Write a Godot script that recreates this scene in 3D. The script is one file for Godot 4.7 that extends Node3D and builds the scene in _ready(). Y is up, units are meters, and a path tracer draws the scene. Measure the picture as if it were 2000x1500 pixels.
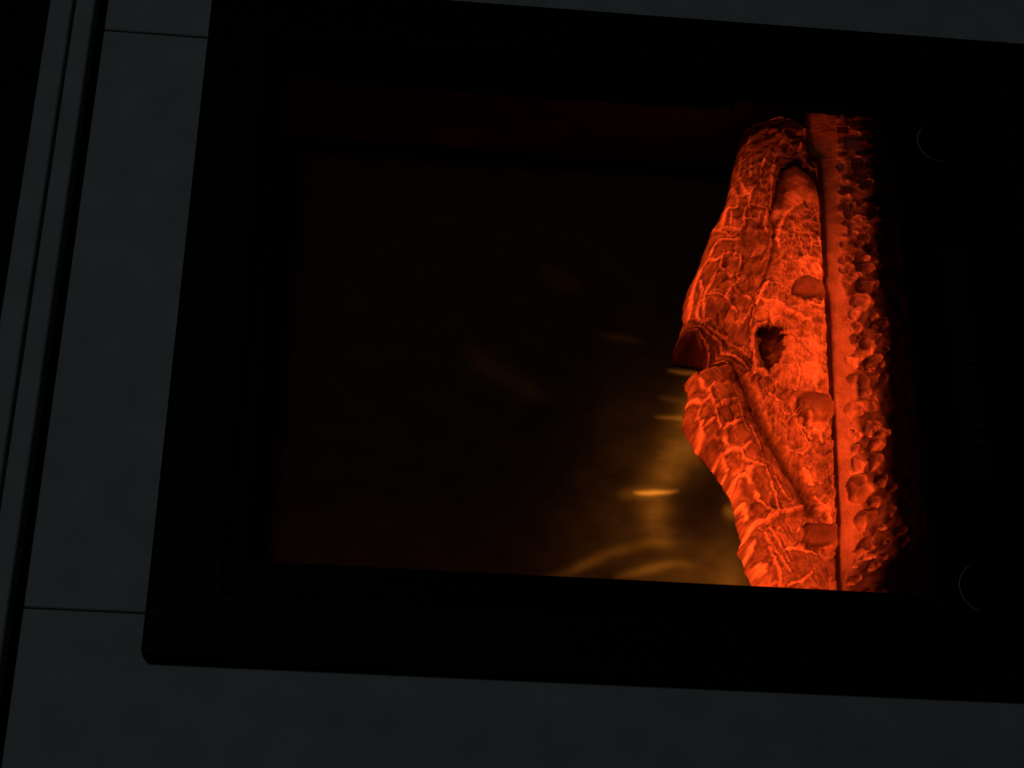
extends Node3D
# An electric fireplace in a painted mantel, photographed at night with the phone turned on its side.
# World: x to the right along the mantel, y up, z towards the viewer; the outer upper left corner of the black frame is the origin.

const LED_ENERGY := 0.0086
const LED_COLOR := Color(1.0, 0.106, 0.015)      # linear

var black_trim: StandardMaterial3D
var black_panel: StandardMaterial3D
var black_box: StandardMaterial3D
var paint: StandardMaterial3D


func _ready() -> void:
	# --- camera -----------------------------------------------------------------------------
	var cam := Camera3D.new()
	cam.name = "camera"
	cam.transform = Transform3D(Basis(Vector3(0.01482307, -0.99476196, 0.10113817), Vector3(0.89556077, 0.05819357, 0.44111724), Vector3(-0.44469224, 0.08403666, 0.89173239)).orthonormalized(), Vector3(-0.4453453, -0.15555319, 1.41865526))
	cam.fov = 23.5366
	cam.near = 0.05
	cam.far = 60.0
	add_child(cam)
	# --- air, exposure ------------------------------------------------------------------------
	var we := WorldEnvironment.new()
	we.name = "world_environment"
	var env := Environment.new()
	env.background_mode = Environment.BG_COLOR
	env.background_color = Color(0, 0, 0)
	env.tonemap_mode = Environment.TONE_MAPPER_LINEAR
	env.tonemap_exposure = 1.0
	env.sdfgi_enabled = true
	env.ssao_enabled = true
	env.ssil_enabled = true
	we.environment = env
	add_child(we)
	# --- the dim cool lamp of the room, behind and to the right of the viewer --------------------
	var room := AreaLight3D.new()
	room.name = "room_lamp"
	room.area_size = Vector2(0.7, 0.7)
	room.light_color = Color(0.80, 0.945, 1.0).linear_to_srgb()
	room.light_energy = 0.47
	room.area_range = 12.0
	room.shadow_enabled = true
	add_child(room)
	room.look_at_from_position(Vector3(1.3, 1.2, 4.5), Vector3(0.33, -0.3, 0.0), Vector3.UP)

	make_materials()
	make_wall()
	make_mantel()
	make_fireplace()
	make_log_set()


# ============================================================ helpers

func tag(o: Node, label: String, category := "", kind := "") -> void:
	if label:
		o.set_meta("label", label)
	if category:
		o.set_meta("category", category)
	if kind:
		o.set_meta("kind", kind)


func thing(called: String, label: String, category: String, at := Vector3.ZERO) -> Node3D:
	var o := Node3D.new()
	o.name = called
	o.position = at
	tag(o, label, category)
	add_child(o, true)
	return o


func part(called: String, mesh: Mesh, m: Material, parent: Node, at := Vector3.ZERO) -> MeshInstance3D:
	var o := MeshInstance3D.new()
	o.name = called
	o.mesh = mesh
	o.material_override = m
	o.position = at
	parent.add_child(o, true)
	return o


func quad(st: SurfaceTool, a: Vector3, b: Vector3, c: Vector3, d: Vector3) -> void:
	# clockwise from outside: a, b, c, d
	for p in [a, b, c, a, c, d]:
		st.add_vertex(p)


func chamfer_box(lo: Vector3, hi: Vector3, b: float) -> ArrayMesh:
	# a box whose twelve edges are planed off
	var st := SurfaceTool.new()
	st.begin(Mesh.PRIMITIVE_TRIANGLES)
	st.set_smooth_group(-1)
	var c := (lo + hi) / 2.0
	var h := (hi - lo) / 2.0
	var pt := func(s: Vector3, axis: int) -> Vector3:      # the corner s as the face across that axis has it
		var v := Vector3(h.x - b, h.y - b, h.z - b)
		v[axis] = h[axis]
		return c + v * s
	var faces := []
	for axis in 3:
		var u := (axis + 1) % 3
		var w := (axis + 2) % 3
		for side in [-1.0, 1.0]:
			var ring := []
			for k in [[-1, -1], [1, -1], [1, 1], [-1, 1]]:
				var s := Vector3.ZERO
				s[axis] = side
				s[u] = k[0]
				s[w] = k[1]
				ring.append(pt.call(s, axis))
			faces.append(ring)
		for k in [[-1, -1], [1, -1], [1, 1], [-1, 1]]:      # edges along this axis
			var s0 := Vector3.ZERO
			s0[axis] = -1.0
			s0[u] = k[0]
			s0[w] = k[1]
			var s1 := s0
			s1[axis] = 1.0
			faces.append([pt.call(s0, u), pt.call(s1, u), pt.call(s1, w), pt.call(s0, w)])
	for sx in [-1.0, 1.0]:
		for sy in [-1.0, 1.0]:
			for sz in [-1.0, 1.0]:
				var s := Vector3(sx, sy, sz)
				faces.append([pt.call(s, 0), pt.call(s, 1), pt.call(s, 2)])
	for f in faces:
		var mid := Vector3.ZERO
		for p in f:
			mid += p
		mid /= f.size()
		var n: Vector3 = (f[1] - f[0]).cross(f[2] - f[0])
		if n.dot(mid - c) > 0.0:
			f.reverse()
		for t in range(1, f.size() - 1):
			st.add_vertex(f[0])
			st.add_vertex(f[t])
			st.add_vertex(f[t + 1])
	st.generate_normals()
	return st.commit()


func rounded_loop(x0: float, x1: float, y0: float, y1: float, z: float, r: float) -> PackedVector3Array:
	var out := PackedVector3Array()
	var corners := [Vector2(x1 - r, y1 - r), Vector2(x0 + r, y1 - r), Vector2(x0 + r, y0 + r), Vector2(x1 - r, y0 + r)]
	for k in 4:
		for s in 7:
			var a := PI / 2.0 * (k + s / 6.0)
			out.append(Vector3(corners[k].x + r * cos(a), corners[k].y + r * sin(a), z))
	return out


func loft(loops: Array) -> ArrayMesh:
	# a skin over closed loops that run anticlockwise as the viewer sees them, outermost first
	var st := SurfaceTool.new()
	st.begin(Mesh.PRIMITIVE_TRIANGLES)
	for k in loops.size() - 1:
		st.set_smooth_group(-1)
		var a: PackedVector3Array = loops[k]
		var b: PackedVector3Array = loops[k + 1]
		for i in a.size():
			var j := (i + 1) % a.size()
			quad(st, a[i], b[i], b[j], a[j])
	st.generate_normals()
	return st.commit()


func lathe(profile: Array, turns: int) -> ArrayMesh:
	# [radius, z] pairs from the outside in, about the z axis
	var loops := []
	for p in profile:
		var ring := PackedVector3Array()
		for i in turns:
			var a := TAU * i / turns
			ring.append(Vector3(p[0] * cos(a), p[0] * sin(a), p[1]))
		loops.append(ring)
	return loft(loops)


func plain(color: Color, rough: float, spec := 0.5) -> StandardMaterial3D:
	var m := StandardMaterial3D.new()
	m.albedo_color = color.linear_to_srgb()
	m.roughness = rough
	m.metallic_specular = spec
	return m


func noise_map(scale: float, octaves: int, s: int, ramp_from: float, ramp_to: float, bump := false) -> NoiseTexture2D:
	var n := FastNoiseLite.new()
	n.seed = s
	n.frequency = scale
	n.fractal_octaves = octaves
	var t := NoiseTexture2D.new()
	t.width = 512
	t.height = 512
	t.seamless = true
	t.noise = n
	if not bump:
		var g := Gradient.new()
		g.set_color(0, Color(ramp_from, ramp_from, ramp_from))
		g.set_color(1, Color(ramp_to, ramp_to, ramp_to))
		t.color_ramp = g
	return t


func make_materials() -> void:
	paint = plain(Color(0.62, 0.63, 0.62), 0.55, 0.3)
	paint.albedo_texture = noise_map(0.012, 4, 3, 0.90, 1.0)
	paint.uv1_triplanar = true
	paint.uv1_world_triplanar = true
	paint.uv1_scale = Vector3(2.6, 2.6, 2.6)
	paint.heightmap_enabled = true
	paint.heightmap_texture = noise_map(0.09, 3, 8, 0, 1, true)
	paint.heightmap_scale = 0.03
	black_trim = plain(Color(0.004, 0.004, 0.0045), 0.38, 0.16)
	black_panel = plain(Color(0.003, 0.003, 0.0033), 0.3, 0.14)
	black_box = plain(Color(0.03, 0.027, 0.026), 0.8, 0.2)


func make_wall() -> void:
	var m := plain(Color(0.008, 0.008, 0.009), 0.9, 0.1)
	var o := part("wall", chamfer_box(Vector3(-2.2, -1.0, -0.42), Vector3(2.9, 1.5, -0.32), 0.002), m, self)
	tag(o, "dark wall behind the mantel shelf", "", "structure")


func make_mantel() -> void:
	var t := thing("fireplace_mantel", "pale grey painted wooden mantel around the black fireplace insert", "mantel")
	part("header_board", chamfer_box(Vector3(0.0403, -0.03, -0.018), Vector3(0.6033, 0.0962, 0.0), 0.0009), paint, t)
	part("stile", chamfer_box(Vector3(-0.17, -0.98, -0.018), Vector3(0.0388, 0.0962, 0.0), 0.0009), paint, t)
	part("stile", chamfer_box(Vector3(0.6051, -0.98, -0.018), Vector3(0.83, 0.0962, 0.0), 0.0009), paint, t)
	part("backing_strip", chamfer_box(Vector3(-0.165, -0.02, -0.040), Vector3(0.825, 0.1450, -0.0195), 0.001), black_box, t)  # black, so that the gaps between the boards read as shade
	part("moulding", chamfer_box(Vector3(-0.20, 0.1066, -0.019), Vector3(0.86, 0.1236, 0.010), 0.0012), paint, t)
	part("shelf", chamfer_box(Vector3(-0.215, 0.1262, -0.28), Vector3(0.875, 0.1464, 0.013), 0.0012), paint, t)


func make_fireplace() -> void:
	var t := thing("electric_fireplace", "black electric fireplace insert with dim flame screen and two round knobs", "electric fireplace", Vector3.ZERO)
	# the trim, a moulded ring whose outer edge laps over the mantel
	part("outer_trim", loft([
		rounded_loop(0.0, 0.66, -0.80, 0.0, 0.0005, 0.006),
		rounded_loop(0.0, 0.66, -0.80, 0.0, 0.010, 0.006),
		rounded_loop(0.0008, 0.6592, -0.7992, -0.0008, 0.0118, 0.0055),
		rounded_loop(0.0025, 0.6575, -0.7975, -0.0025, 0.0125, 0.0045),
		rounded_loop(0.052, 0.608, -0.760, -0.056, 0.0125, 0.003),
		rounded_loop(0.055, 0.605, -0.757, -0.059, 0.0115, 0.003),
		rounded_loop(0.060, 0.600, -0.752, -0.063, 0.003, 0.003)]), black_trim, t)
	part("front_panel", loft([
		rounded_loop(0.058, 0.602, -0.754, -0.061, 0.0025, 0.003),
		rounded_loop(0.0865, 0.5745, -0.6500, -0.0745, 0.0025, 0.002),
		rounded_loop(0.0875, 0.5735, -0.6490, -0.0755, 0.0015, 0.002),
		rounded_loop(0.0875, 0.5735, -0.6490, -0.0755, -0.008, 0.002)]), black_panel, t)
	part("side_clip", chamfer_box(Vector3(0.5695, -0.497, -0.010), Vector3(0.5742, -0.12, -0.0035), 0.0008), black_panel, t)
	# the firebox
	var brown := plain(Color(0.08, 0.06, 0.055), 0.75, 0.2)
	part("side_wall", chamfer_box(Vector3(0.045, -0.70, -0.185), Vector3(0.055, -0.05, -0.0195), 0.001), brown, t)
	part("side_wall", chamfer_box(Vector3(0.613, -0.70, -0.185), Vector3(0.623, -0.05, -0.0195), 0.001), brown, t)
	part("ceiling", chamfer_box(Vector3(0.0555, -0.06, -0.185), Vector3(0.6125, -0.05, -0.009), 0.001), black_box, t)
	part("floor", chamfer_box(Vector3(0.0555, -0.70, -0.185), Vector3(0.6125, -0.69, -0.009), 0.001), black_box, t)
	part("back_wall", chamfer_box(Vector3(0.0555, -0.6895, -0.185), Vector3(0.6125, -0.0605, -0.175), 0.001), black_box, t)
	# the glass before it
	var g := StandardMaterial3D.new()
	g.transparency = BaseMaterial3D.TRANSPARENCY_ALPHA
	g.albedo_color = Color(0.02, 0.02, 0.02, 0.06)
	g.roughness = 0.02
	g.metallic_specular = 0.3
	part("glass_pane", chamfer_box(Vector3(0.083, -0.654, -0.0122), Vector3(0.578, -0.071, -0.0092), 0.0003), g, t)
	# the screen that the flame pictures play on
	var screen := StandardMaterial3D.new()
	screen.albedo_color = Color(0.012, 0.011, 0.010).linear_to_srgb()
	screen.roughness = 0.75
	screen.metallic_specular = 0.15
	screen.emission_enabled = true
	screen.emission = Color(0, 0, 0)
	screen.emission_texture = flame_picture(0.09, 0.600, -0.625, -0.078)
	screen.emission_energy_multiplier = 1.0
	screen.texture_repeat = false
	var st := SurfaceTool.new()
	st.begin(Mesh.PRIMITIVE_TRIANGLES)
	var c := [Vector3(0.09, -0.078, -0.165), Vector3(0.600, -0.078, -0.165), Vector3(0.600, -0.625, -0.165), Vector3(0.09, -0.625, -0.165)]
	var uv := [Vector2(0, 0), Vector2(1, 0), Vector2(1, 1), Vector2(0, 1)]
	for k in [0, 1, 2, 0, 2, 3]:
		st.set_normal(Vector3.BACK)
		st.set_uv(uv[k])
		st.add_vertex(c[k])
	part("flame_screen", st.commit(), screen, t)
	part("screen_backing", chamfer_box(Vector3(0.09, -0.625, -0.1745), Vector3(0.600, -0.078, -0.1655), 0.0005), black_box, t)
	# two knobs and the warm-air outlet on the lower panel
	var rim := plain(Color(0.55, 0.56, 0.55), 0.45, 0.5)
	for p in [Vector3(0.0953, -0.6905, 0.003), Vector3(0.5424, -0.6925, 0.003)]:
		var k := part("knob", lathe([[0.0214, 0.0], [0.0214, 0.010], [0.0208, 0.0108], [0.0200, 0.0106], [0.0192, 0.0100], [0.0001, 0.0098]], 72), black_trim, t, p)
		part("knob_rim", lathe([[0.0225, 0.0], [0.0225, 0.0012], [0.0221, 0.0017], [0.0216, 0.0012], [0.0216, 0.0]], 72), rim, k)
	part("outlet_recess", chamfer_box(Vector3(0.195, -0.7060, 0.0026), Vector3(0.425, -0.6800, 0.0040), 0.0005), black_box, t)
	var fin := chamfer_box(Vector3(-0.0011, -0.0115, 0.0), Vector3(0.0011, 0.0115, 0.0032), 0.0005)
	for i in 28:
		part("outlet_fin", fin, black_trim, t, Vector3(0.2020 + i * 0.008, -0.693, 0.0042))
	for y in [-0.6800, -0.7060]:
		part("outlet_rail", chamfer_box(Vector3(0.193, y - 0.0014, 0.0042), Vector3(0.427, y + 0.0014, 0.0076), 0.0006), black_trim, t)


func stroke(p: Vector2, a: Vector2, b: Vector2) -> Vector2:
	# (how far along, how far beside)
	var d := b - a
	var s := clampf((p - a).dot(d) / maxf(d.length_squared(), 1e-9), 0.0, 1.0)
	return Vector2(s, p.distance_to(a + d * s))


func flame_picture(x0: float, x1: float, y0: float, y1: float) -> ImageTexture:
	# one moment of the flames that the unit throws on its screen: thin, amber, low on the left
	var w := 384
	var h := 412
	var img := Image.create(w, h, false, Image.FORMAT_RGBF)
	var n := FastNoiseLite.new()
	n.seed = 21
	n.frequency = 0.018
	n.fractal_octaves = 3
	# [points in mm, half width in mm, strength, fade along]
	var wisps := [
		[[237, -420, 238, -438, 242, -466], 2.5, 0.60, 0.0],
		[[234, -405, 240, -462], 7.0, 0.10, 0.0],
		[[145, -330, 156, -365, 175, -398, 189, -436, 190, -484], 5.5, 0.050, 0.0],
		[[150, -400, 158, -425, 167, -450, 168, -486], 5.0, 0.085, 0.0],
		[[319, -442, 315, -490], 2.6, 0.12, 0.0],
		[[369, -455, 367, -500], 2.4, 0.09, 0.0],
		[[340, -446, 334, -485], 3.5, 0.035, 0.0],
		[[228, -506, 216, -524], 7.0, 0.09, 0.0],
		[[385, -249, 355, -295, 325, -345], 11.0, 0.0045, 0.0],
		[[480, -320, 450, -375], 11.0, 0.002, 0.0],
		[[404, -385, 398, -440], 5.0, 0.005, 0.0],
	]
	# the veil: [x, y, half width, half height in mm, strength]
	var veil := [
		[292, -476, 26, 20, 0.12], [272, -458, 24, 15, 0.085], [318, -482, 22, 10, 0.06], [345, -488, 16, 10, 0.03], [250, -446, 26, 16, 0.045], [216, -441, 17, 14, 0.085], [196, -446, 20, 17, 0.035],
		[160, -508, 34, 26, 0.085], [145, -470, 36, 40, 0.040], [215, -420, 60, 45, 0.014], [300, -440, 50, 50, 0.008], [165, -400, 60, 60, 0.009],
		[330, -480, 24, 16, 0.030], [225, -524, 20, 16, 0.03],
	]
	for j in h:
		for i in w:
			var x := lerpf(x0, x1, (i + 0.5) / w) * 1000.0
			var y := lerpf(y1, y0, (j + 0.5) / h) * 1000.0
			var nn := n.get_noise_2d(x * 1.4, y)
			var p := Vector2(x + 2.5 * n.get_noise_2d(y * 0.7, x * 0.7 + 90.0), y)
			var low := smoothstep(-80.0, -560.0, y)
			var left := smoothstep(520.0, 110.0, x)
			var c := Vector3(0.0021, 0.00085, 0.00035) * (0.75 + 0.2 * left) * (1.0 + 0.3 * nn)
			c += Vector3(0.0018, 0.0001, 0.0) * smoothstep(240.0, 140.0, x)
			c += Vector3(0.0100, 0.0022, 0.0003) * smoothstep(460.0, 200.0, x) * smoothstep(-370.0, -480.0, y)
			var a := 0.0
			for s in wisps:
				var pts: Array = s[0]
				var best := 1e9
				var near := 0.0
				var total := pts.size() / 2 - 1
				for k in total:
					var q := stroke(p, Vector2(pts[k * 2], pts[k * 2 + 1]), Vector2(pts[k * 2 + 2], pts[k * 2 + 3]))
					if q.y < best:
						best = q.y
						near = (k + q.x) / total
				if best < s[1] * 3.2:
					a += s[2] * exp(-pow(best / (s[1] * (0.65 + 0.35 * sin(PI * near))), 2.0)) * pow(sin(PI * clampf(near, 0.0, 1.0)), 0.8 if total > 0 else 0.0) * (1.0 + 0.5 * nn)
			for v in veil:
				a += v[4] * exp(-pow((p.x - v[0]) / v[2], 2.0) - pow((p.y - v[1]) / v[3], 2.0)) * (1.0 + 0.45 * nn + 0.28 * n.get_noise_2d(x * 3.2 + 40.0, y * 1.6))
			c += Vector3(1.3, 0.36, 0.026) * a
			c *= smoothstep(y1 * 1000.0 + 1.0, y1 * 1000.0 - 22.0, y) * smoothstep(x1 * 1000.0, x1 * 1000.0 - 16.0, x)
			img.set_pixel(i, j, Color(c.x, c.y, c.z))
	return ImageTexture.create_from_image(img)


# ============================================================ logs and embers: one thin translucent shell, lit from inside

const STEP := 0.00075
const GX0 := 0.055
const GY0 := -0.662
const NX := 744
const NY := 304
const PLATE_Z := -0.140

var hgt := PackedFloat32Array()       # z of the shell
var tone := PackedFloat32Array()      # how pale the shell's resin is: sooty paint and painted shade are dark, thin seams are pale
var owner_of := PackedInt32Array()    # which part a grid point belongs to; -1 is none
var edge := PackedFloat32Array()      # distance to the outline, inside positive


func flat(rows: Array) -> PackedVector2Array:
	var all := []
	for r in rows:
		all.append_array(r)
	return pairs(all)


func pairs(all: Array) -> PackedVector2Array:
	var out := PackedVector2Array()
	for i in all.size() / 2:
		out.append(Vector2(all[i * 2], all[i * 2 + 1]) / 1000.0)
	return out


func distances(pts: PackedVector2Array, closed: bool, reach: float) -> PackedFloat32Array:
	# distance of every grid point to a line, as far as reach
	var out := PackedFloat32Array()
	out.resize(NX * NY)
	out.fill(reach)
	for k in pts.size() - (0 if closed else 1):
		var a := pts[k]
		var b := pts[(k + 1) % pts.size()]
		var i0 := maxi(0, int((minf(a.x, b.x) - reach - GX0) / STEP))
		var i1 := mini(NX - 1, int((maxf(a.x, b.x) + reach - GX0) / STEP) + 1)
		var j0 := maxi(0, int((minf(a.y, b.y) - reach - GY0) / STEP))
		var j1 := mini(NY - 1, int((maxf(a.y, b.y) + reach - GY0) / STEP) + 1)
		var d := b - a
		var l := maxf(d.length_squared(), 1e-12)
		for j in range(j0, j1 + 1):
			var py := GY0 + j * STEP - a.y
			for i in range(i0, i1 + 1):
				var px := GX0 + i * STEP - a.x
				var s := clampf((px * d.x + py * d.y) / l, 0.0, 1.0)
				var ex := px - d.x * s
				var ey := py - d.y * s
				var r := sqrt(ex * ex + ey * ey)
				if r < out[j * NX + i]:
					out[j * NX + i] = r
	return out


func inside(pts: PackedVector2Array) -> PackedByteArray:
	var out := PackedByteArray()
	out.resize(NX * NY)
	for j in NY:
		var y := GY0 + j * STEP + 1e-7
		var cuts := []
		for k in pts.size():
			var a := pts[k]
			var b := pts[(k + 1) % pts.size()]
			if (a.y > y) != (b.y > y):
				cuts.append(a.x + (b.x - a.x) * (y - a.y) / (b.y - a.y))
		cuts.sort()
		for c in range(0, cuts.size() - 1, 2):
			for i in range(maxi(0, ceili((cuts[c] - GX0) / STEP)), mini(NX - 1, floori((cuts[c + 1] - GX0) / STEP)) + 1):
				out[j * NX + i] = 1
	return out


func y_of(line: PackedVector2Array, x: float) -> float:
	# height of a line that runs from right to left
	for k in line.size() - 1:
		if x <= line[k].x and x >= line[k + 1].x and line[k].x > line[k + 1].x:
			return lerpf(line[k].y, line[k + 1].y, (line[k].x - x) / (line[k].x - line[k + 1].x))
	return line[0].y if x > line[0].x else line[-1].y


func dome(t: float) -> float:
	var u := 1.0 - clampf(t, 0.0, 1.0)
	return sqrt(1.0 - u * u)


func fnoise(s: int, f: float, oct: int, kind := FastNoiseLite.TYPE_SIMPLEX_SMOOTH) -> FastNoiseLite:
	var n := FastNoiseLite.new()
	n.seed = s
	n.noise_type = kind
	n.frequency = f
	n.fractal_octaves = oct
	return n


func make_log_set() -> void:
	var t := thing("glowing_log_set", "glowing red moulded log pile with ember bed, lit from inside the fireplace", "fake log set", Vector3.ZERO)
	var sil := flat(SILHOUETTE_LINE)
	var base := flat(BASE_LINE)
	var strip := flat(STRIP_LINE)
	var outline := sil.duplicate()
	outline.append(Vector2(0.058, -0.528))
	outline.append(Vector2(0.058, -0.6555))
	outline.append(Vector2(0.5985, -0.6555))
	outline.append(Vector2(0.5985, -0.600))
	var total := NX * NY
	hgt.resize(total)
	tone.resize(total)
	edge.resize(total)
	owner_of.resize(total)
	owner_of.fill(-1)
	var within := inside(outline)
	var d_out := distances(outline, true, 0.034)
	var d_sil := distances(sil, false, 0.034)
	var rough := fnoise(5, 170.0, 2)
	var grain := fnoise(11, 1.0, 4)
	var lumps := fnoise(17, 62.0, 2)
	var mottle := fnoise(23, 420.0, 3)
	var wide := fnoise(29, 34.0, 2)
	var cracks := fnoise(31, 1.0, 1, FastNoiseLite.TYPE_CELLULAR)
	cracks.cellular_return_type = FastNoiseLite.RETURN_DISTANCE2_SUB
	cracks.cellular_jitter = 0.85
	var blocks := fnoise(31, 1.0, 1, FastNoiseLite.TYPE_CELLULAR)
	blocks.cellular_return_type = FastNoiseLite.RETURN_CELL_VALUE
	blocks.cellular_jitter = 0.85
	var bend := fnoise(37, 130.0, 2)

	# parts that have an outline of their own
	var names := ["log", "log", "broken_log_end", "log", "branch_stub", "branch_stub", "branch_stub", "knot_hole", "log", "ash_ledge", "ember_bed"]
	var notes := ["long upper log with blocky charred bark", "short front log with a pointed arched end", "dark splintered end of the broken log", "lower log with long cracks and a deep split", "", "", "", "black burnt hole in the log pile", "rough bark below the burnt hole", "smooth sandy ledge between logs and embers", ""]
	var shapes := {}
	for k in ["log_b", "broken", "log_c", "stub1", "stub2", "stub3", "hole"]:
		var pts := pairs(OUTLINES[k])
		shapes[k] = [inside(pts), distances(pts, true, 0.02)]
	var id_of := {"log_b": 1, "broken": 2, "log_c": 3, "stub1": 4, "stub2": 5, "stub3": 6, "hole": 7}
	var d_base := distances(base, false, 0.02)
	var d_split := distances(pairs(OUTLINES["groove_cd"] + OUTLINES["groove_cd2"]), false, 0.012)
	var d_gap := distances(pairs(OUTLINES["gap"]), false, 0.012)
	var d_arch := distances(pairs(OUTLINES["archtop"]), false, 0.045)

	for i in NX:
		var x := GX0 + i * STEP
		var yb := y_of(base, x)
		var ys := y_of(strip, x)
		for j in NY:
			var y := GY0 + j * STEP
			var q := j * NX + i
			var nr := rough.get_noise_2d(x, y)
			edge[q] = (d_out[q] if within[q] else -d_out[q]) + 0.0006 * nr
			if edge[q] < -0.004:
				continue
			var m := mottle.get_noise_2d(x, y)
			var lump := lumps.get_noise_2d(x, y)
			var z := 0.0
			var a := 0.0
			var id := 0
			if y > yb:
				# bark: grain follows each log's own lean
				id = 0 if x > 0.335 else 8
				var wq := clampi(j + roundi(2.6 * mottle.get_noise_2d(x * 0.45 + 3.0, y * 0.45)), 0, NY - 1) * NX + clampi(i + roundi(2.6 * mottle.get_noise_2d(x * 0.45, y * 0.45 + 7.0)), 0, NX - 1)
				for k in id_of:
					if shapes[k][0][q if id_of[k] in [4, 5, 6] else wq]:
						id = id_of[k]
				var lean := 0.38
				if id in [1, 8, 4, 5]:
					lean = 0.02
				elif id == 3 or id == 6:
					lean = -0.40
				elif id == 2:
					lean = -0.73
				var along := x * cos(lean) - y * sin(lean)
				var across := x * sin(lean) + y * cos(lean)
				var g := grain.get_noise_2d(along * 40.0, across * 330.0)
				z = -0.115 + 0.063 * dome(maxf(0.0, (d_sil[q] if within[q] else -d_sil[q]) + 0.0006 * nr) / 0.030)
				z += 0.00035 * g + 0.0026 * lump
				a = 0.20 + 0.05 * m + 0.11 * g + 0.07 * lump + 0.06 * wide.get_noise_2d(x, y)
				# charred blocks: the bark has split along and across the grain
				var da := d_arch[q] + 0.005 * lump + 0.003 * m
				var cut := 0.85 * smoothstep(0.040, 0.022, da) * smoothstep(0.470, 0.488, x + 0.004 * m) if id == 1 else 0.0
				z -= 0.0026 * lump * cut
				if id in [0, 1, 3, 8] and cut < 0.5:
					var bx := along + 0.0022 * bend.get_noise_2d(x, y)
					var by := across + 0.0022 * bend.get_noise_2d(x + 4.0, y)
					var f: float = [62.0, 110.0, 0.0, 62.0, 0.0, 0.0, 0.0, 0.0, 105.0][id]
					var gap := cracks.get_noise_2d(bx * f * 0.75, by * f * 1.25) + 1.0
					var cell := blocks.get_noise_2d(bx * f * 0.75, by * f * 1.25)
					var open := exp(-pow(gap / 0.10, 2.0)) * smoothstep(-0.25, 0.45, bend.get_noise_2d(x * 0.35, y * 0.35 + 2.0))
					a *= 1.0 + 0.26 * cell
					a = lerpf(a, 0.56, 0.5 * open)
					z += 0.0016 * smoothstep(0.0, 0.4, gap) + 0.0009 * cell
				match id:
					0:
						pass
					1:
						z += 0.011 * dome(shapes.log_b[1][q] / 0.017) - 0.007
						z += 0.0024 * (1.0 - 0.8 * cut) * lumps.get_noise_2d(x * 1.5 + 5.0, y * 1.5)
						a += 0.05 + 0.13 * lumps.get_noise_2d(x * 1.5 + 5.0, y * 1.5)
						a = lerpf(a, 0.42 + 0.10 * m + 0.05 * g, cut)
						a *= lerpf(0.10, 1.0, smoothstep(0.003, 0.029, da)) if x > 0.49 else lerpf(0.55, 1.0, smoothstep(0.0, 0.012, d_arch[q]))  # shade of the overhanging upper log, painted into the tone at the arch
						a *= lerpf(1.0, lerpf(0.30, 1.0, smoothstep(0.0005, 0.0045, shapes.log_b[1][q])), smoothstep(0.385, 0.41, x) * smoothstep(-0.592, -0.578, y))
					2:
						z += 0.0012 * g - 0.004
						a = 0.022 + (0.03 + 0.30 * maxf(0.0, g)) * smoothstep(0.020, 0.002, (y + 0.470) * 0.74 - (x - 0.368) * 0.67 + 0.004)  # this end lies in shade; the shade is put into its tone
					3:
						z += 0.007 * dome(shapes.log_c[1][q] / 0.016) - 0.005 + 0.0003 * g
					4, 5, 6:
						var d: float = shapes[["stub1", "stub2", "stub3"][id - 4]][1][q]
						z += 0.020 * dome(d / 0.014) + 0.001
						a = (0.21 + 0.05 * m + 0.05 * lump) * lerpf(0.22, 1.0, smoothstep(0.0, 0.0022, minf(d + (0.004 if y < yb + 0.006 else 0.0), 0.01))) * (1.0 - 0.5 * clampf((x - [0.402, 0.281, 0.155][id - 4]) / 0.010, -1.0, 1.0))  # shading painted into the stub: dark rim, right side darker than left
					7:
						z -= 0.018 * smoothstep(0.0, 0.006, shapes.hole[1][q])
						a = 0.010 + 0.035 * maxf(0.0, lump)
					8:
						var fx := (x + y) * 1.5
						var fy := (y - x) * 0.75 + 3.0
						z += 0.0048 * lumps.get_noise_2d(fx, fy)
						a += 0.03 + 0.15 * lumps.get_noise_2d(fx, fy)
				if id in [4, 5, 6]:
					a = lerpf(a, 0.33 + 0.10 * m, smoothstep(0.012, 0.001, y - yb))
				if x > 0.586:
					a *= 0.12  # right end darkened in the tone, to hide stray light
				# the split between the two lower logs, and the gap at the right end
				var s := exp(-pow(d_split[q] / 0.0042, 2.0))
				z -= 0.010 * s
				a = lerpf(a, 0.045 + 0.05 * maxf(g, 0.0), s)
				s = exp(-pow(d_gap[q] / 0.0045, 4.0))
				z -= 0.012 * s
				a = lerpf(a, 0.03, s)
				# where the logs meet the ledge
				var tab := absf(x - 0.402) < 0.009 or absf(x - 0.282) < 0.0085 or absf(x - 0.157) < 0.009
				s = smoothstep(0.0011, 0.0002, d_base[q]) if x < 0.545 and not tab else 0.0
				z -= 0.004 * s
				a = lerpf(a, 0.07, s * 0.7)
			elif y > ys:
				id = 9
				z = lerpf(-0.047, -0.043, clampf((yb - y) / maxf(yb - ys, 1e-4), 0.0, 1.0)) + 0.0004 * m + 0.0006 * lump
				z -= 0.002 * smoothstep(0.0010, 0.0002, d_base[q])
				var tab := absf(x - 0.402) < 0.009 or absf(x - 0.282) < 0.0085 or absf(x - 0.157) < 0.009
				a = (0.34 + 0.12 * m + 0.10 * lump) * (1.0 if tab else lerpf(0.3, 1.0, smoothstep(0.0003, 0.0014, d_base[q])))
			else:
				id = 10
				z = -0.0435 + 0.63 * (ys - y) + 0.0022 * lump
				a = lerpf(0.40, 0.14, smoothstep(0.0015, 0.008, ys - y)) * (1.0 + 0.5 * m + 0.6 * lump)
				a *= lerpf(1.0, 0.03, smoothstep(0.014, 0.033, ys - y))  # front goes dark: falloff of the glow painted into the bed
			hgt[q] = z
			tone[q] = a
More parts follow.
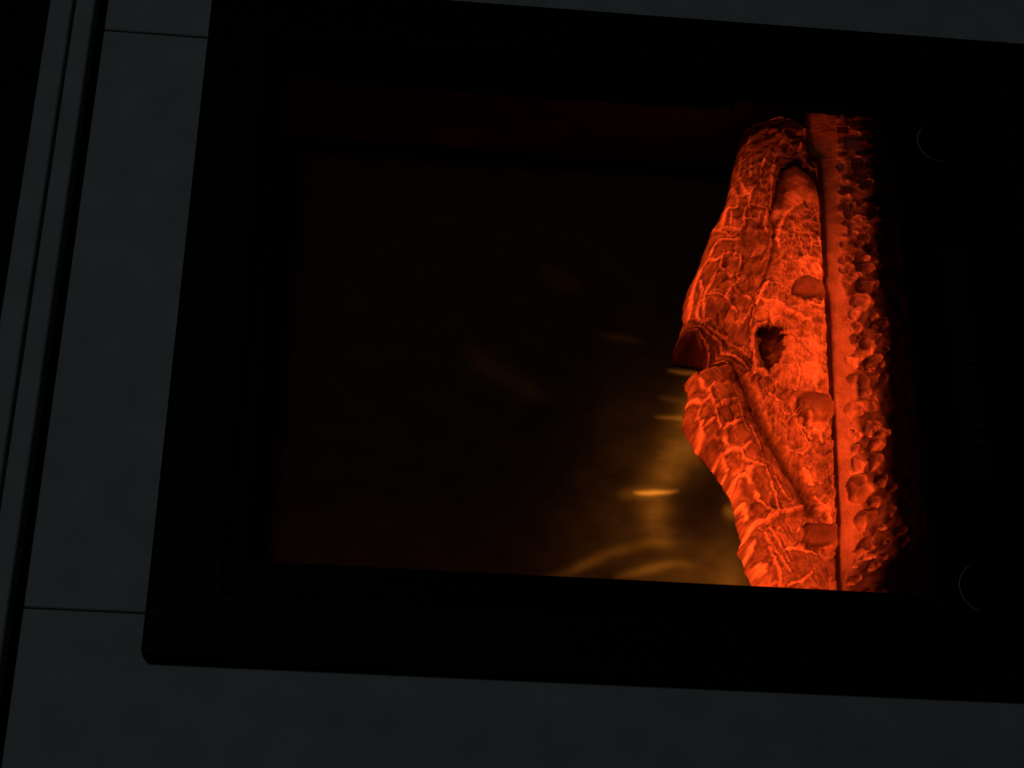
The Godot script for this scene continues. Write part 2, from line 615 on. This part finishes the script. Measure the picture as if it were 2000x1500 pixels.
			owner_of[q] = id

	# blocks sag a little between the seams
	var lines := PackedFloat32Array()
	lines.resize(total)
	lines.fill(0.007)
	for seam in SEAMS:
		var near := distances_local(pairs(seam[1]), 0.007)
		for q in near:
			lines[q] = minf(lines[q], near[q].x)
	for q in total:
		if owner_of[q] == 0 or owner_of[q] == 3:
			hgt[q] -= 0.0032 * dome(lines[q] / 0.007)
			tone[q] *= lerpf(1.12, 0.86, smoothstep(0.001, 0.006, lines[q]))
		elif owner_of[q] == 1 or owner_of[q] == 8:
			hgt[q] -= 0.0024 * dome(lines[q] / 0.007)
			tone[q] *= lerpf(1.1, 0.9, smoothstep(0.001, 0.006, lines[q]))
	# pale seams and sooty patches
	for seam in SEAMS:
		var pts := pairs(seam[1])
		var wv: float = seam[0] * 0.00029
		stamp_seam(pts, wv)
	for sp in DARK_SPOTS:
		stamp_spot(sp, 0.16 if sp[2] < 12.6 else 0.30, 0.0)
	for sp in GLOW_SPOTS:
		stamp_spot(sp, 0.50, 0.0008)
	# the upper log's far end is painted dark, hiding light leaking at its rim
	for i in range(int((0.588 - GX0) / STEP), NX):
		for j in NY:
			if owner_of[j * NX + i] >= 0 and owner_of[j * NX + i] < 9:
				tone[j * NX + i] = minf(tone[j * NX + i], 0.03)
	# embers: a lump of shell each
	var rng := RandomNumberGenerator.new()
	rng.seed = 77
	var spots := []
	for sp in EMBER_SPOTS:
		spots.append([sp[0] / 1000.0, sp[1] / 1000.0, sp[2] / 1000.0 * 1.32])
	for k in 60:
		var x := rng.randf_range(0.09, 0.59)
		spots.append([x, y_of(strip, x) - rng.randf_range(0.004, 0.036), rng.randf_range(0.004, 0.0078)])
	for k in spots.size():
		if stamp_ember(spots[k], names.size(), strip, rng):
			names.append("ember")
			notes.append("")
	build_shell(t, names, notes, outline)
	# the lamps inside
	var glow := StandardMaterial3D.new()
	glow.albedo_color = Color(0.5, 0.1, 0.05)
	glow.emission_enabled = true
	glow.emission = LED_COLOR.linear_to_srgb()
	glow.emission_energy_multiplier = 1.0
	var bead := SphereMesh.new()
	bead.radius = 0.0035
	bead.height = 0.007
	bead.radial_segments = 12
	bead.rings = 6
	var spots_of_light := []
	for k in 8:
		spots_of_light.append(Vector3(0.125 + k * 0.043, -0.577, -0.108))
		spots_of_light.append(Vector3(0.130 + k * 0.0475, -0.537, -0.120))
	spots_of_light.append(Vector3(0.508, -0.545, -0.114))  # one more LED, added to brighten the right end of the upper log
	for at in spots_of_light:
		part("led_bulb", bead, glow, t, at)
		var l := OmniLight3D.new()
		l.name = "led_light"
		l.light_color = LED_COLOR.linear_to_srgb()
		l.light_energy = LED_ENERGY * (0.86 if at.y < -0.55 else (0.66 if at.x < 0.5 else 0.28))
		l.light_size = 0.003
		l.omni_range = 3.0
		l.omni_attenuation = 2.0
		l.shadow_enabled = true
		l.position = at
		t.add_child(l, true)


func stamp_seam(pts: PackedVector2Array, w: float) -> void:
	var wob := fnoise(41, 140.0, 2)
	var reach := maxf(w * 4.0 + 0.0025, 0.009 if w > 0.0017 else 0.0)
	var d := distances_local(pts, reach)
	var top := 0.72 if w > 0.0010 else 0.55
	for q in d:
		if owner_of[q] < 0:
			continue
		var x: float = GX0 + (q % NX) * STEP
		var y: float = GY0 + (q / NX) * STEP
		var v: Vector2 = d[q]
		var taper := sin(PI * clampf(v.y * 0.9 + 0.05, 0.0, 1.0))
		var ww := w * (1.0 + 0.7 * wob.get_noise_2d(x, y)) * lerpf(0.6, 1.0, taper)
		var off := v.x + 0.0008 * wob.get_noise_2d(x * 2.3 + 3.0, y * 2.3)
		var s := exp(-pow(off / ww, 2.0)) * (0.85 + 0.4 * wob.get_noise_2d(x * 0.8, y * 0.8 + 5.0))
		var peak := top if owner_of[q] != 2 else 0.34
		tone[q] = lerpf(tone[q] * (1.0 - 0.45 * exp(-pow((off - 2.2 * ww) / (1.2 * ww), 2.0))), maxf(tone[q], peak), clampf(s, 0.0, 1.0))  # the dark band beside each seam is a painted shadow side
		hgt[q] += 0.7 * w * s
		if w > 0.0017 and owner_of[q] != 2:
			hgt[q] += 0.0030 * exp(-pow(v.x / 0.0042, 2.0)) * taper


func distances_local(pts: PackedVector2Array, reach: float) -> Dictionary:
	# grid point -> (distance to the line, how far along it)
	var out := {}
	var n := pts.size() - 1
	for k in n:
		var a := pts[k]
		var b := pts[k + 1]
		for j in range(maxi(0, int((minf(a.y, b.y) - reach - GY0) / STEP)), mini(NY - 1, int((maxf(a.y, b.y) + reach - GY0) / STEP) + 1) + 1):
			for i in range(maxi(0, int((minf(a.x, b.x) - reach - GX0) / STEP)), mini(NX - 1, int((maxf(a.x, b.x) + reach - GX0) / STEP) + 1) + 1):
				var r := stroke(Vector2(GX0 + i * STEP, GY0 + j * STEP), a, b)
				if r.y < reach:
					var q := j * NX + i
					if not out.has(q) or out[q].x > r.y:
						out[q] = Vector2(r.y, (k + r.x) / n)
	return out


func stamp_spot(sp: Array, to: float, lift: float) -> void:
	var ragged := fnoise(47, 150.0, 3)
	var c := Vector2(sp[0], sp[1]) / 1000.0
	var r: float = sp[2] / 1000.0
	for j in range(maxi(0, int((c.y - 2 * r - GY0) / STEP)), mini(NY - 1, int((c.y + 2 * r - GY0) / STEP)) + 1):
		for i in range(maxi(0, int((c.x - 2 * r - GX0) / STEP)), mini(NX - 1, int((c.x + 2 * r - GX0) / STEP)) + 1):
			var q := j * NX + i
			if owner_of[q] < 0 or owner_of[q] >= 9:
				continue
			var p := Vector2(GX0 + i * STEP, GY0 + j * STEP)
			var d := p.distance_to(c) / r + 0.45 * ragged.get_noise_2d(p.x, p.y)
			var s := smoothstep(1.15, 0.55, d)
			if to < 0.3:
				tone[q] = lerpf(tone[q], minf(tone[q], to * (0.6 + tone[q])), s)
				hgt[q] += 0.0006 * s
			else:
				tone[q] = lerpf(tone[q], maxf(tone[q], to + 0.9 * (tone[q] - 0.25)), s * 0.7)
				hgt[q] += lift * s


func stamp_ember(sp: Array, id: int, strip: PackedVector2Array, rng: RandomNumberGenerator) -> bool:
	var c := Vector2(sp[0], sp[1])
	var r: float = sp[2]
	var shape := fnoise(rng.randi() % 10000, 0.5 / r, 3)
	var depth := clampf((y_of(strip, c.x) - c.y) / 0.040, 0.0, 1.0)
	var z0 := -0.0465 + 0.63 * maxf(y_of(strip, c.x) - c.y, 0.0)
	var soot_and_fade := rng.randf_range(0.75, 1.15) * lerpf(1.40, 0.10, smoothstep(0.32, 0.84, depth))  # varies per ember; darkening towards the front paints in the glow's falloff
	# a broken lump: planes cut from a block
	var cuts := []
	cuts.append([rng.randf_range(-0.35, 0.35), rng.randf_range(-0.35, 0.35), r * rng.randf_range(0.75, 1.0), rng.randf_range(0.05, 0.22)])
	var sides := 5 + rng.randi() % 3
	for k in sides:
		var ang := TAU * (k + rng.randf_range(-0.3, 0.3)) / sides
		var steep := rng.randf_range(0.8, 2.0)
		var away := r * rng.randf_range(0.75, 1.1)
		var lit := maxf(0.0, sin(ang) * 0.8 - cos(ang) * 0.45)  # facets facing up and left get a paler tone, painted as if lit
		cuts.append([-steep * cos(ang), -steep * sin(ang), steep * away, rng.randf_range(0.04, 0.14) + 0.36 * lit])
	var won := 0
	var before := {}
	for j in range(maxi(0, int((c.y - 1.6 * r - GY0) / STEP)), mini(NY - 1, int((c.y + 1.6 * r - GY0) / STEP)) + 1):
		for i in range(maxi(0, int((c.x - 1.6 * r - GX0) / STEP)), mini(NX - 1, int((c.x + 1.6 * r - GX0) / STEP)) + 1):
			var q := j * NX + i
			if owner_of[q] < 9:
				continue
			var p := Vector2(GX0 + i * STEP, GY0 + j * STEP) - c
			if p.length() > 1.45 * r:
				continue
			var n := shape.get_noise_2d(p.x + c.x, p.y + c.y)
			var low := 1e9
			var soft := 0.0
			var second := 1e9
			var t := 0.0
			for f in cuts:
				var h: float = f[0] * p.x + f[1] * p.y + f[2]
				soft += exp(-h / (0.13 * r))
				if h < low:
					second = low
					low = h
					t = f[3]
				elif h < second:
					second = h
			var ridge := exp(-pow((second - low) / (0.16 * r), 2.0))
			low = -0.13 * r * log(maxf(soft, 1e-6)) + 0.34 * r * n
			if low <= 0.0:
				continue
			var z := z0 + low
			if z <= hgt[q]:
				continue
			before[q] = [hgt[q], owner_of[q], tone[q]]
			hgt[q] = z
			owner_of[q] = id
			won += 1
			tone[q] = maxf(0.008, (t * (1.0 + 1.0 * n) + 0.20 * ridge * (0.4 + n)) * soot_and_fade)
	if won > 14:
		return true
	for q in before:
		hgt[q] = before[q][0]
		owner_of[q] = before[q][1]
		tone[q] = before[q][2]
	return false


func build_shell(t: Node3D, names: Array, notes: Array, outline: PackedVector2Array) -> void:
	# ---- soft rim: points just outside the outline move onto it
	var place := PackedVector3Array()
	var face := PackedVector3Array()
	place.resize(NX * NY)
	face.resize(NX * NY)
	for j in NY:
		for i in NX:
			var q := j * NX + i
			place[q] = Vector3(GX0 + i * STEP, GY0 + j * STEP, hgt[q])
			if owner_of[q] < 0 or i == 0 or j == 0 or i == NX - 1 or j == NY - 1:
				continue
			var l := q - 1 if owner_of[q - 1] >= 0 else q
			var r := q + 1 if owner_of[q + 1] >= 0 else q
			var d := q - NX if owner_of[q - NX] >= 0 else q
			var u := q + NX if owner_of[q + NX] >= 0 else q
			face[q] = Vector3(-(hgt[r] - hgt[l]) / (STEP * maxi(r - l, 1)), -(hgt[u] - hgt[d]) / (STEP * maxi((u - d) / NX, 1)), 1.0).normalized()
			if edge[q] < 0.0:
				var g := Vector2(edge[q + 1] - edge[q - 1], edge[q + NX] - edge[q - NX])
				if g.length() > 1e-6:
					g = g.normalized() * -edge[q]
					place[q].x += g.x
					place[q].y += g.y
	var shell := StandardMaterial3D.new()
	shell.albedo_color = Color(1, 1, 1)
	shell.vertex_color_use_as_albedo = true
	shell.roughness = 0.62
	shell.metallic_specular = 0.3
	shell.backlight_enabled = true
	shell.backlight = Color(1, 1, 1)
	var count := names.size()
	var vs := []
	var ns := []
	var cs := []
	var ix := []
	var known := []
	for k in count:
		vs.append(PackedVector3Array())
		ns.append(PackedVector3Array())
		cs.append(PackedColorArray())
		ix.append(PackedInt32Array())
		known.append({})
	var plate := PackedVector3Array()
	for j in range(1, NY - 2):
		for i in range(1, NX - 2):
			var q := j * NX + i
			var four := [q, q + 1, q + NX + 1, q + NX]
			var best := -1.0
			var id := -1
			var ok := true
			for v in four:
				if owner_of[v] < 0:
					ok = false
					break
				best = maxf(best, edge[v])
				id = maxi(id, owner_of[v])
			if not ok or best <= 0.0:
				continue
			id = owner_of[q]
			var local := []
			for v in four:
				if not known[id].has(v):
					known[id][v] = vs[id].size()
					vs[id].append(place[v])
					ns[id].append(face[v])
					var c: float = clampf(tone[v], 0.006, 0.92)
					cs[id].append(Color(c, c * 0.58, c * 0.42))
				local.append(known[id][v])
			for k in [0, 2, 1, 0, 3, 2]:
				ix[id].append(local[k])
	for k in count:
		if ix[k].is_empty():
			continue
		var arrays := []
		arrays.resize(Mesh.ARRAY_MAX)
		arrays[Mesh.ARRAY_VERTEX] = vs[k]
		arrays[Mesh.ARRAY_NORMAL] = ns[k]
		arrays[Mesh.ARRAY_COLOR] = cs[k]
		arrays[Mesh.ARRAY_INDEX] = ix[k]
		var mesh := ArrayMesh.new()
		mesh.add_surface_from_arrays(Mesh.PRIMITIVE_TRIANGLES, arrays)
		var o := part(names[k], mesh, shell, t)
		tag(o, notes[k])
	# ---- unseen tray and wall, added to block and shape the LED light
	var white := plain(Color(0.18, 0.18, 0.18), 0.8, 0.2)
	var inner := outline
	for o in Geometry2D.offset_polygon(outline, -0.016):
		if o.size() > 8:
			inner = o
	var st := SurfaceTool.new()
	st.begin(Mesh.PRIMITIVE_TRIANGLES)
	for k in Geometry2D.triangulate_polygon(inner):
		st.set_normal(Vector3.BACK)
		st.add_vertex(Vector3(inner[k].x, inner[k].y, PLATE_Z))
	part("added_back_tray", st.commit(), white, t)
	st = SurfaceTool.new()
	st.begin(Mesh.PRIMITIVE_TRIANGLES)
	for k in inner.size():
		var p := inner[k]
		var n := inner[(k + 1) % inner.size()]
		var top_p := -0.030 if p.y < -0.636 else (-0.056 if p.x > 0.56 and p.y < -0.572 else (-0.104 if p.x > 0.46 else -0.114))
		var top_n := -0.030 if n.y < -0.636 else (-0.056 if n.x > 0.56 and n.y < -0.572 else (-0.104 if n.x > 0.46 else -0.114))
		quad(st, Vector3(p.x, p.y, PLATE_Z), Vector3(n.x, n.y, PLATE_Z), Vector3(n.x, n.y, top_n), Vector3(p.x, p.y, top_p))
	st.generate_normals()
	part("added_light_baffle", st.commit(), black_box, t)

const SILHOUETTE_LINE := [
	[608, -588, 618, -574, 620, -560, 614, -542, 609, -527, 600, -524, 577, -519, 557, -514, 537, -510, 519, -505],
	[506, -499, 490, -491, 472, -485, 452, -479, 436, -472, 431, -469, 412, -464, 400, -463, 394, -464, 376, -458],
	[360, -452, 350, -454, 349, -470, 345, -488, 338, -479, 328, -462, 316, -466, 303, -463, 290, -460, 280, -459],
	[282, -460, 270, -465, 258, -471, 248, -481, 238, -488, 229, -493, 216, -501, 203, -505, 192, -506, 179, -509],
	[170, -510, 160, -506, 154, -510, 142, -514, 129, -519, 114, -525, 97, -530, 82, -533],
]
const BASE_LINE := [
	[587, -580, 567, -579, 550, -580, 548, -589, 526, -590, 506, -590, 460, -589, 417, -588, 416, -586, 397, -588],
	[375, -588, 332, -587, 296, -586, 278, -587, 267, -586, 222, -585, 168, -584, 148, -582, 105, -580, 63, -578],
]
const STRIP_LINE := [
	[600, -609, 541, -605, 519, -605, 506, -607, 494, -601, 479, -604, 471, -608, 452, -602, 442, -602, 420, -603],
	[413, -599, 398, -601, 378, -603, 361, -605, 341, -607, 330, -603, 316, -603, 303, -600, 290, -602, 274, -603],
	[264, -599, 251, -602, 235, -601, 214, -597, 199, -597, 177, -600, 161, -603, 146, -601, 133, -597, 120, -586],
	[102, -580, 60, -577],
]
const FRONT_LINE := [
	[597, -657, 480, -651, 318, -644, 168, -636, 93, -635, 30, -631],
]
const SEAMS := [
	[3, [596,-532, 585,-528, 568,-524]],
	[5, [585,-578, 570,-574, 555,-570, 550,-567]],
	[4, [550,-567, 554,-554, 549,-547, 530,-543, 511,-541, 491,-539]],
	[4, [561,-544, 549,-537, 536,-533]],
	[5, [529,-517, 516,-517, 505,-520, 516,-525]],
	[4, [496,-509, 511,-512, 511,-515, 507,-521, 495,-519, 494,-528, 490,-540]],
	[5, [493,-517, 482,-514, 469,-512, 463,-509, 477,-495, 492,-499, 508,-504, 496,-509]],
	[4, [477,-513, 479,-518, 475,-527, 485,-529]],
	[3, [473,-494, 460,-501, 462,-506]],
	[4, [449,-484, 460,-488, 462,-492, 455,-506]],
	[5, [447,-482, 438,-487, 441,-493, 440,-505]],
	[4, [439,-508, 427,-508, 416,-504, 412,-506]],
	[5, [499,-571, 492,-561, 483,-553, 472,-547, 458,-544, 447,-545]],
	[3, [482,-560, 463,-560, 451,-557]],
	[3, [462,-564, 446,-566, 434,-570]],
	[3, [464,-573, 456,-577, 441,-574]],
	[3, [437,-544, 431,-548, 425,-551]],
	[4, [464,-585, 450,-586]],
	[3, [614,-528, 587,-520, 557,-515]],
	[3, [436,-518, 438,-526, 449,-534]],
	[3, [557,-515, 529,-517]],
	[3, [543,-511, 511,-512]],
	[3, [491,-492, 473,-494]],
	[4, [489,-536, 472,-533, 463,-536]],
	[3, [556,-526, 531,-523, 520,-530]],
	[4, [536,-533, 517,-531, 506,-541]],
	[3, [570,-521, 544,-516]],
	[3, [495,-519, 477,-520]],
	[3, [496,-505, 469,-501]],
	[4, [444,-483, 440,-477, 423,-471, 410,-467, 395,-466, 382,-463]],
	[4, [420,-473, 405,-474, 397,-472, 384,-469, 372,-469]],
	[4, [412,-483, 406,-478, 400,-475, 373,-473]],
	[5, [406,-501, 393,-493, 384,-498, 377,-502]],
	[4, [406,-501, 397,-506, 393,-513, 387,-518]],
	[3, [438,-509, 420,-507, 414,-504]],
	[6, [409,-537, 410,-532, 401,-527, 387,-521, 377,-515, 365,-514]],
	[7, [389,-526, 386,-538, 378,-549, 374,-559, 371,-570]],
	[3, [409,-537, 401,-553]],
	[4, [389,-570, 387,-583, 396,-586]],
	[6, [365,-528, 363,-520, 354,-516, 338,-515, 326,-517, 316,-518, 314,-511]],
	[3, [366,-469, 354,-490, 336,-500, 320,-512]],
	[3, [366,-473, 356,-494, 341,-507, 330,-513]],
	[2, [368,-461, 352,-481, 323,-496]],
	[6, [318,-520, 311,-529, 311,-531]],
	[5, [319,-471, 304,-472, 291,-476, 279,-480, 265,-484, 253,-489]],
	[4, [305,-480, 299,-475, 294,-476]],
	[5, [280,-481, 284,-489, 287,-499]],
	[5, [259,-488, 262,-493, 266,-503]],
	[5, [267,-472, 269,-475, 271,-479]],
	[3, [295,-529, 288,-537, 275,-543, 274,-555]],
	[3, [359,-544, 351,-558, 335,-571]],
	[3, [265,-558, 253,-564, 249,-570]],
	[3, [334,-552, 317,-557, 303,-555]],
	[3, [393,-493, 397,-483, 399,-477]],
	[4, [387,-518, 377,-514, 365,-507]],
	[3, [446,-494, 425,-489, 412,-480]],
	[3, [419,-509, 414,-499, 425,-489]],
	[4, [307,-462, 287,-469, 291,-476]],
	[3, [287,-469, 279,-467, 267,-472]],
	[3, [287,-499, 266,-503, 249,-510]],
	[5, [273,-471, 269,-470, 261,-472, 236,-471, 234,-474]],
	[5, [260,-488, 249,-491, 244,-494, 240,-502, 245,-510]],
	[5, [243,-494, 244,-489, 227,-477]],
	[5, [265,-503, 263,-491, 260,-488]],
	[5, [194,-517, 200,-516, 212,-511, 224,-509, 225,-515, 222,-522]],
	[4, [231,-495, 210,-490, 222,-503, 219,-509]],
	[4, [194,-491, 200,-507, 184,-511]],
	[4, [192,-492, 174,-497, 172,-510]],
	[7, [165,-509, 173,-513, 176,-516, 173,-522, 179,-532, 179,-541, 184,-553]],
	[6, [131,-496, 153,-512, 159,-514]],
	[8, [139,-519, 132,-522]],
	[3, [169,-518, 149,-526, 129,-537, 123,-541]],
	[3, [167,-524, 151,-531, 133,-539]],
	[3, [166,-529, 159,-534]],
	[4, [165,-550, 157,-548, 147,-547]],
	[4, [144,-536, 145,-546, 140,-563]],
	[4, [114,-540, 115,-548, 123,-558]],
	[6, [270,-561, 256,-572, 249,-575]],
	[7, [221,-557, 206,-563]],
	[7, [193,-565, 184,-573, 171,-578]],
	[3, [268,-536, 278,-555]],
	[3, [238,-545, 235,-556, 244,-564, 260,-556]],
	[3, [260,-510, 237,-518]],
	[3, [213,-529, 193,-538, 190,-543]],
	[3, [131,-502, 110,-507]],
	[3, [149,-524, 128,-532, 114,-534]],
	[3, [240,-502, 233,-505, 225,-515]],
	[3, [222,-503, 196,-495, 194,-491]],
	[3, [244,-489, 237,-492, 231,-495]],
	[3, [173,-522, 181,-527, 194,-517]],
	[3, [179,-532, 195,-530, 222,-522]],
]
const OUTLINES := {
	"log_b": [547,-567, 540,-577, 529,-587, 506,-590, 460,-589, 417,-588, 416,-586, 397,-588, 375,-588, 332,-587, 296,-586, 295,-586, 299,-560, 305,-537, 313,-520, 315,-515, 351,-514, 360,-513, 383,-518, 398,-524, 423,-533, 446,-539, 435,-537, 457,-540, 468,-542, 480,-538, 492,-540, 506,-544, 524,-548, 538,-553],
	"broken": [393,-463, 368,-469, 361,-491, 344,-507, 330,-513, 315,-515, 314,-500, 319,-495, 320,-477, 334,-464, 320,-443, 329,-440, 377,-458],
	"log_c": [311,-455, 326,-473, 326,-480, 325,-498, 320,-504, 295,-511, 275,-517, 252,-525, 246,-531, 219,-543, 196,-557, 181,-562, 172,-552, 151,-550, 145,-566, 141,-586, 68,-582, 64,-511, 97,-482, 148,-484, 185,-461, 237,-437, 271,-445],
	"stub1": [395,-553, 403,-554, 410,-557, 415,-563, 415,-570, 411,-583, 397,-586, 393,-576, 393,-563],
	"stub2": [279,-552, 287,-552, 293,-558, 294,-567, 293,-584, 276,-586, 268,-575, 266,-561, 271,-554],
	"stub3": [144,-546, 158,-547, 167,-554, 166,-582, 148,-581, 146,-564],
	"hole": [356,-518, 362,-524, 364,-533, 362,-543, 356,-548, 347,-543, 342,-546, 327,-539, 321,-532, 314,-528, 321,-526, 329,-522, 339,-521, 347,-523],
	"groove_cd": [324,-500, 306,-507, 286,-514, 266,-521],
	"groove_cd2": [279,-514, 246,-531, 219,-543, 196,-557, 182,-561],
	"gap": [607,-594, 555,-585],
	"archtop": [505,-543, 524,-548, 537,-553, 546,-567, 539,-577, 527,-588],
}
const DARK_SPOTS := [
	[486,-521,6.0], [454,-517,11.2], [460,-529,6.6], [499,-514,4.0],
	[422,-517,12.4], [400,-510,9.1], [387,-509,6.5], [379,-481,9.0],
	[207,-513,5.5], [387,-498,4.5], [525,-530,8.1], [570,-537,12.2],
	[353,-504,11.5], [175,-497,7.3], [224,-573,7.5], [338,-547,12.8],
]
const GLOW_SPOTS := [
	[347,-575,9.7], [513,-519,6.7], [427,-576,15.8], [264,-570,10.1],
	[184,-574,7.4], [378,-535,12.9], [215,-561,7.5], [318,-570,12.8],
	[503,-561,9.4],
]
const EMBER_SPOTS := [
	[564,-623,8.2], [536,-613,6.8], [511,-617,7.0], [500,-612,6.3],
	[487,-614,6.9], [470,-622,10.0], [454,-624,6.6], [464,-609,5.3],
	[452,-608,4.6], [434,-609,6.6], [429,-621,7.9], [423,-610,8.1],
	[409,-609,5.9], [418,-626,9.8], [401,-624,8.5], [386,-619,8.0],
	[375,-614,7.1], [371,-607,4.5], [361,-613,4.9], [344,-626,9.6],
	[350,-612,6.2], [332,-617,8.9], [326,-609,7.0], [323,-624,7.6],
	[308,-607,6.4], [305,-619,8.9], [293,-616,7.6], [280,-607,9.1],
	[278,-620,8.2], [257,-619,7.5], [253,-605,6.0], [249,-626,6.2],
	[253,-605,5.6], [257,-617,6.9], [239,-606,6.5], [241,-621,7.7],
	[222,-607,7.7], [221,-619,7.7], [200,-607,12.1], [186,-617,6.1],
	[171,-608,10.0], [163,-603,5.5], [146,-607,7.9], [133,-607,5.1],
	[128,-599,5.1], [123,-609,5.4], [110,-607,3.8], [204,-622,6.1],
	[161,-620,4.2], [481,-633,5.3], [440,-629,5.9], [360,-635,5.8],
	[301,-631,5.7], [535,-626,6.7], [511,-631,6.0], [216,-601,4.3],
	[578,-615,5.5], [595,-622,6.2], [566,-631,5.4],
]
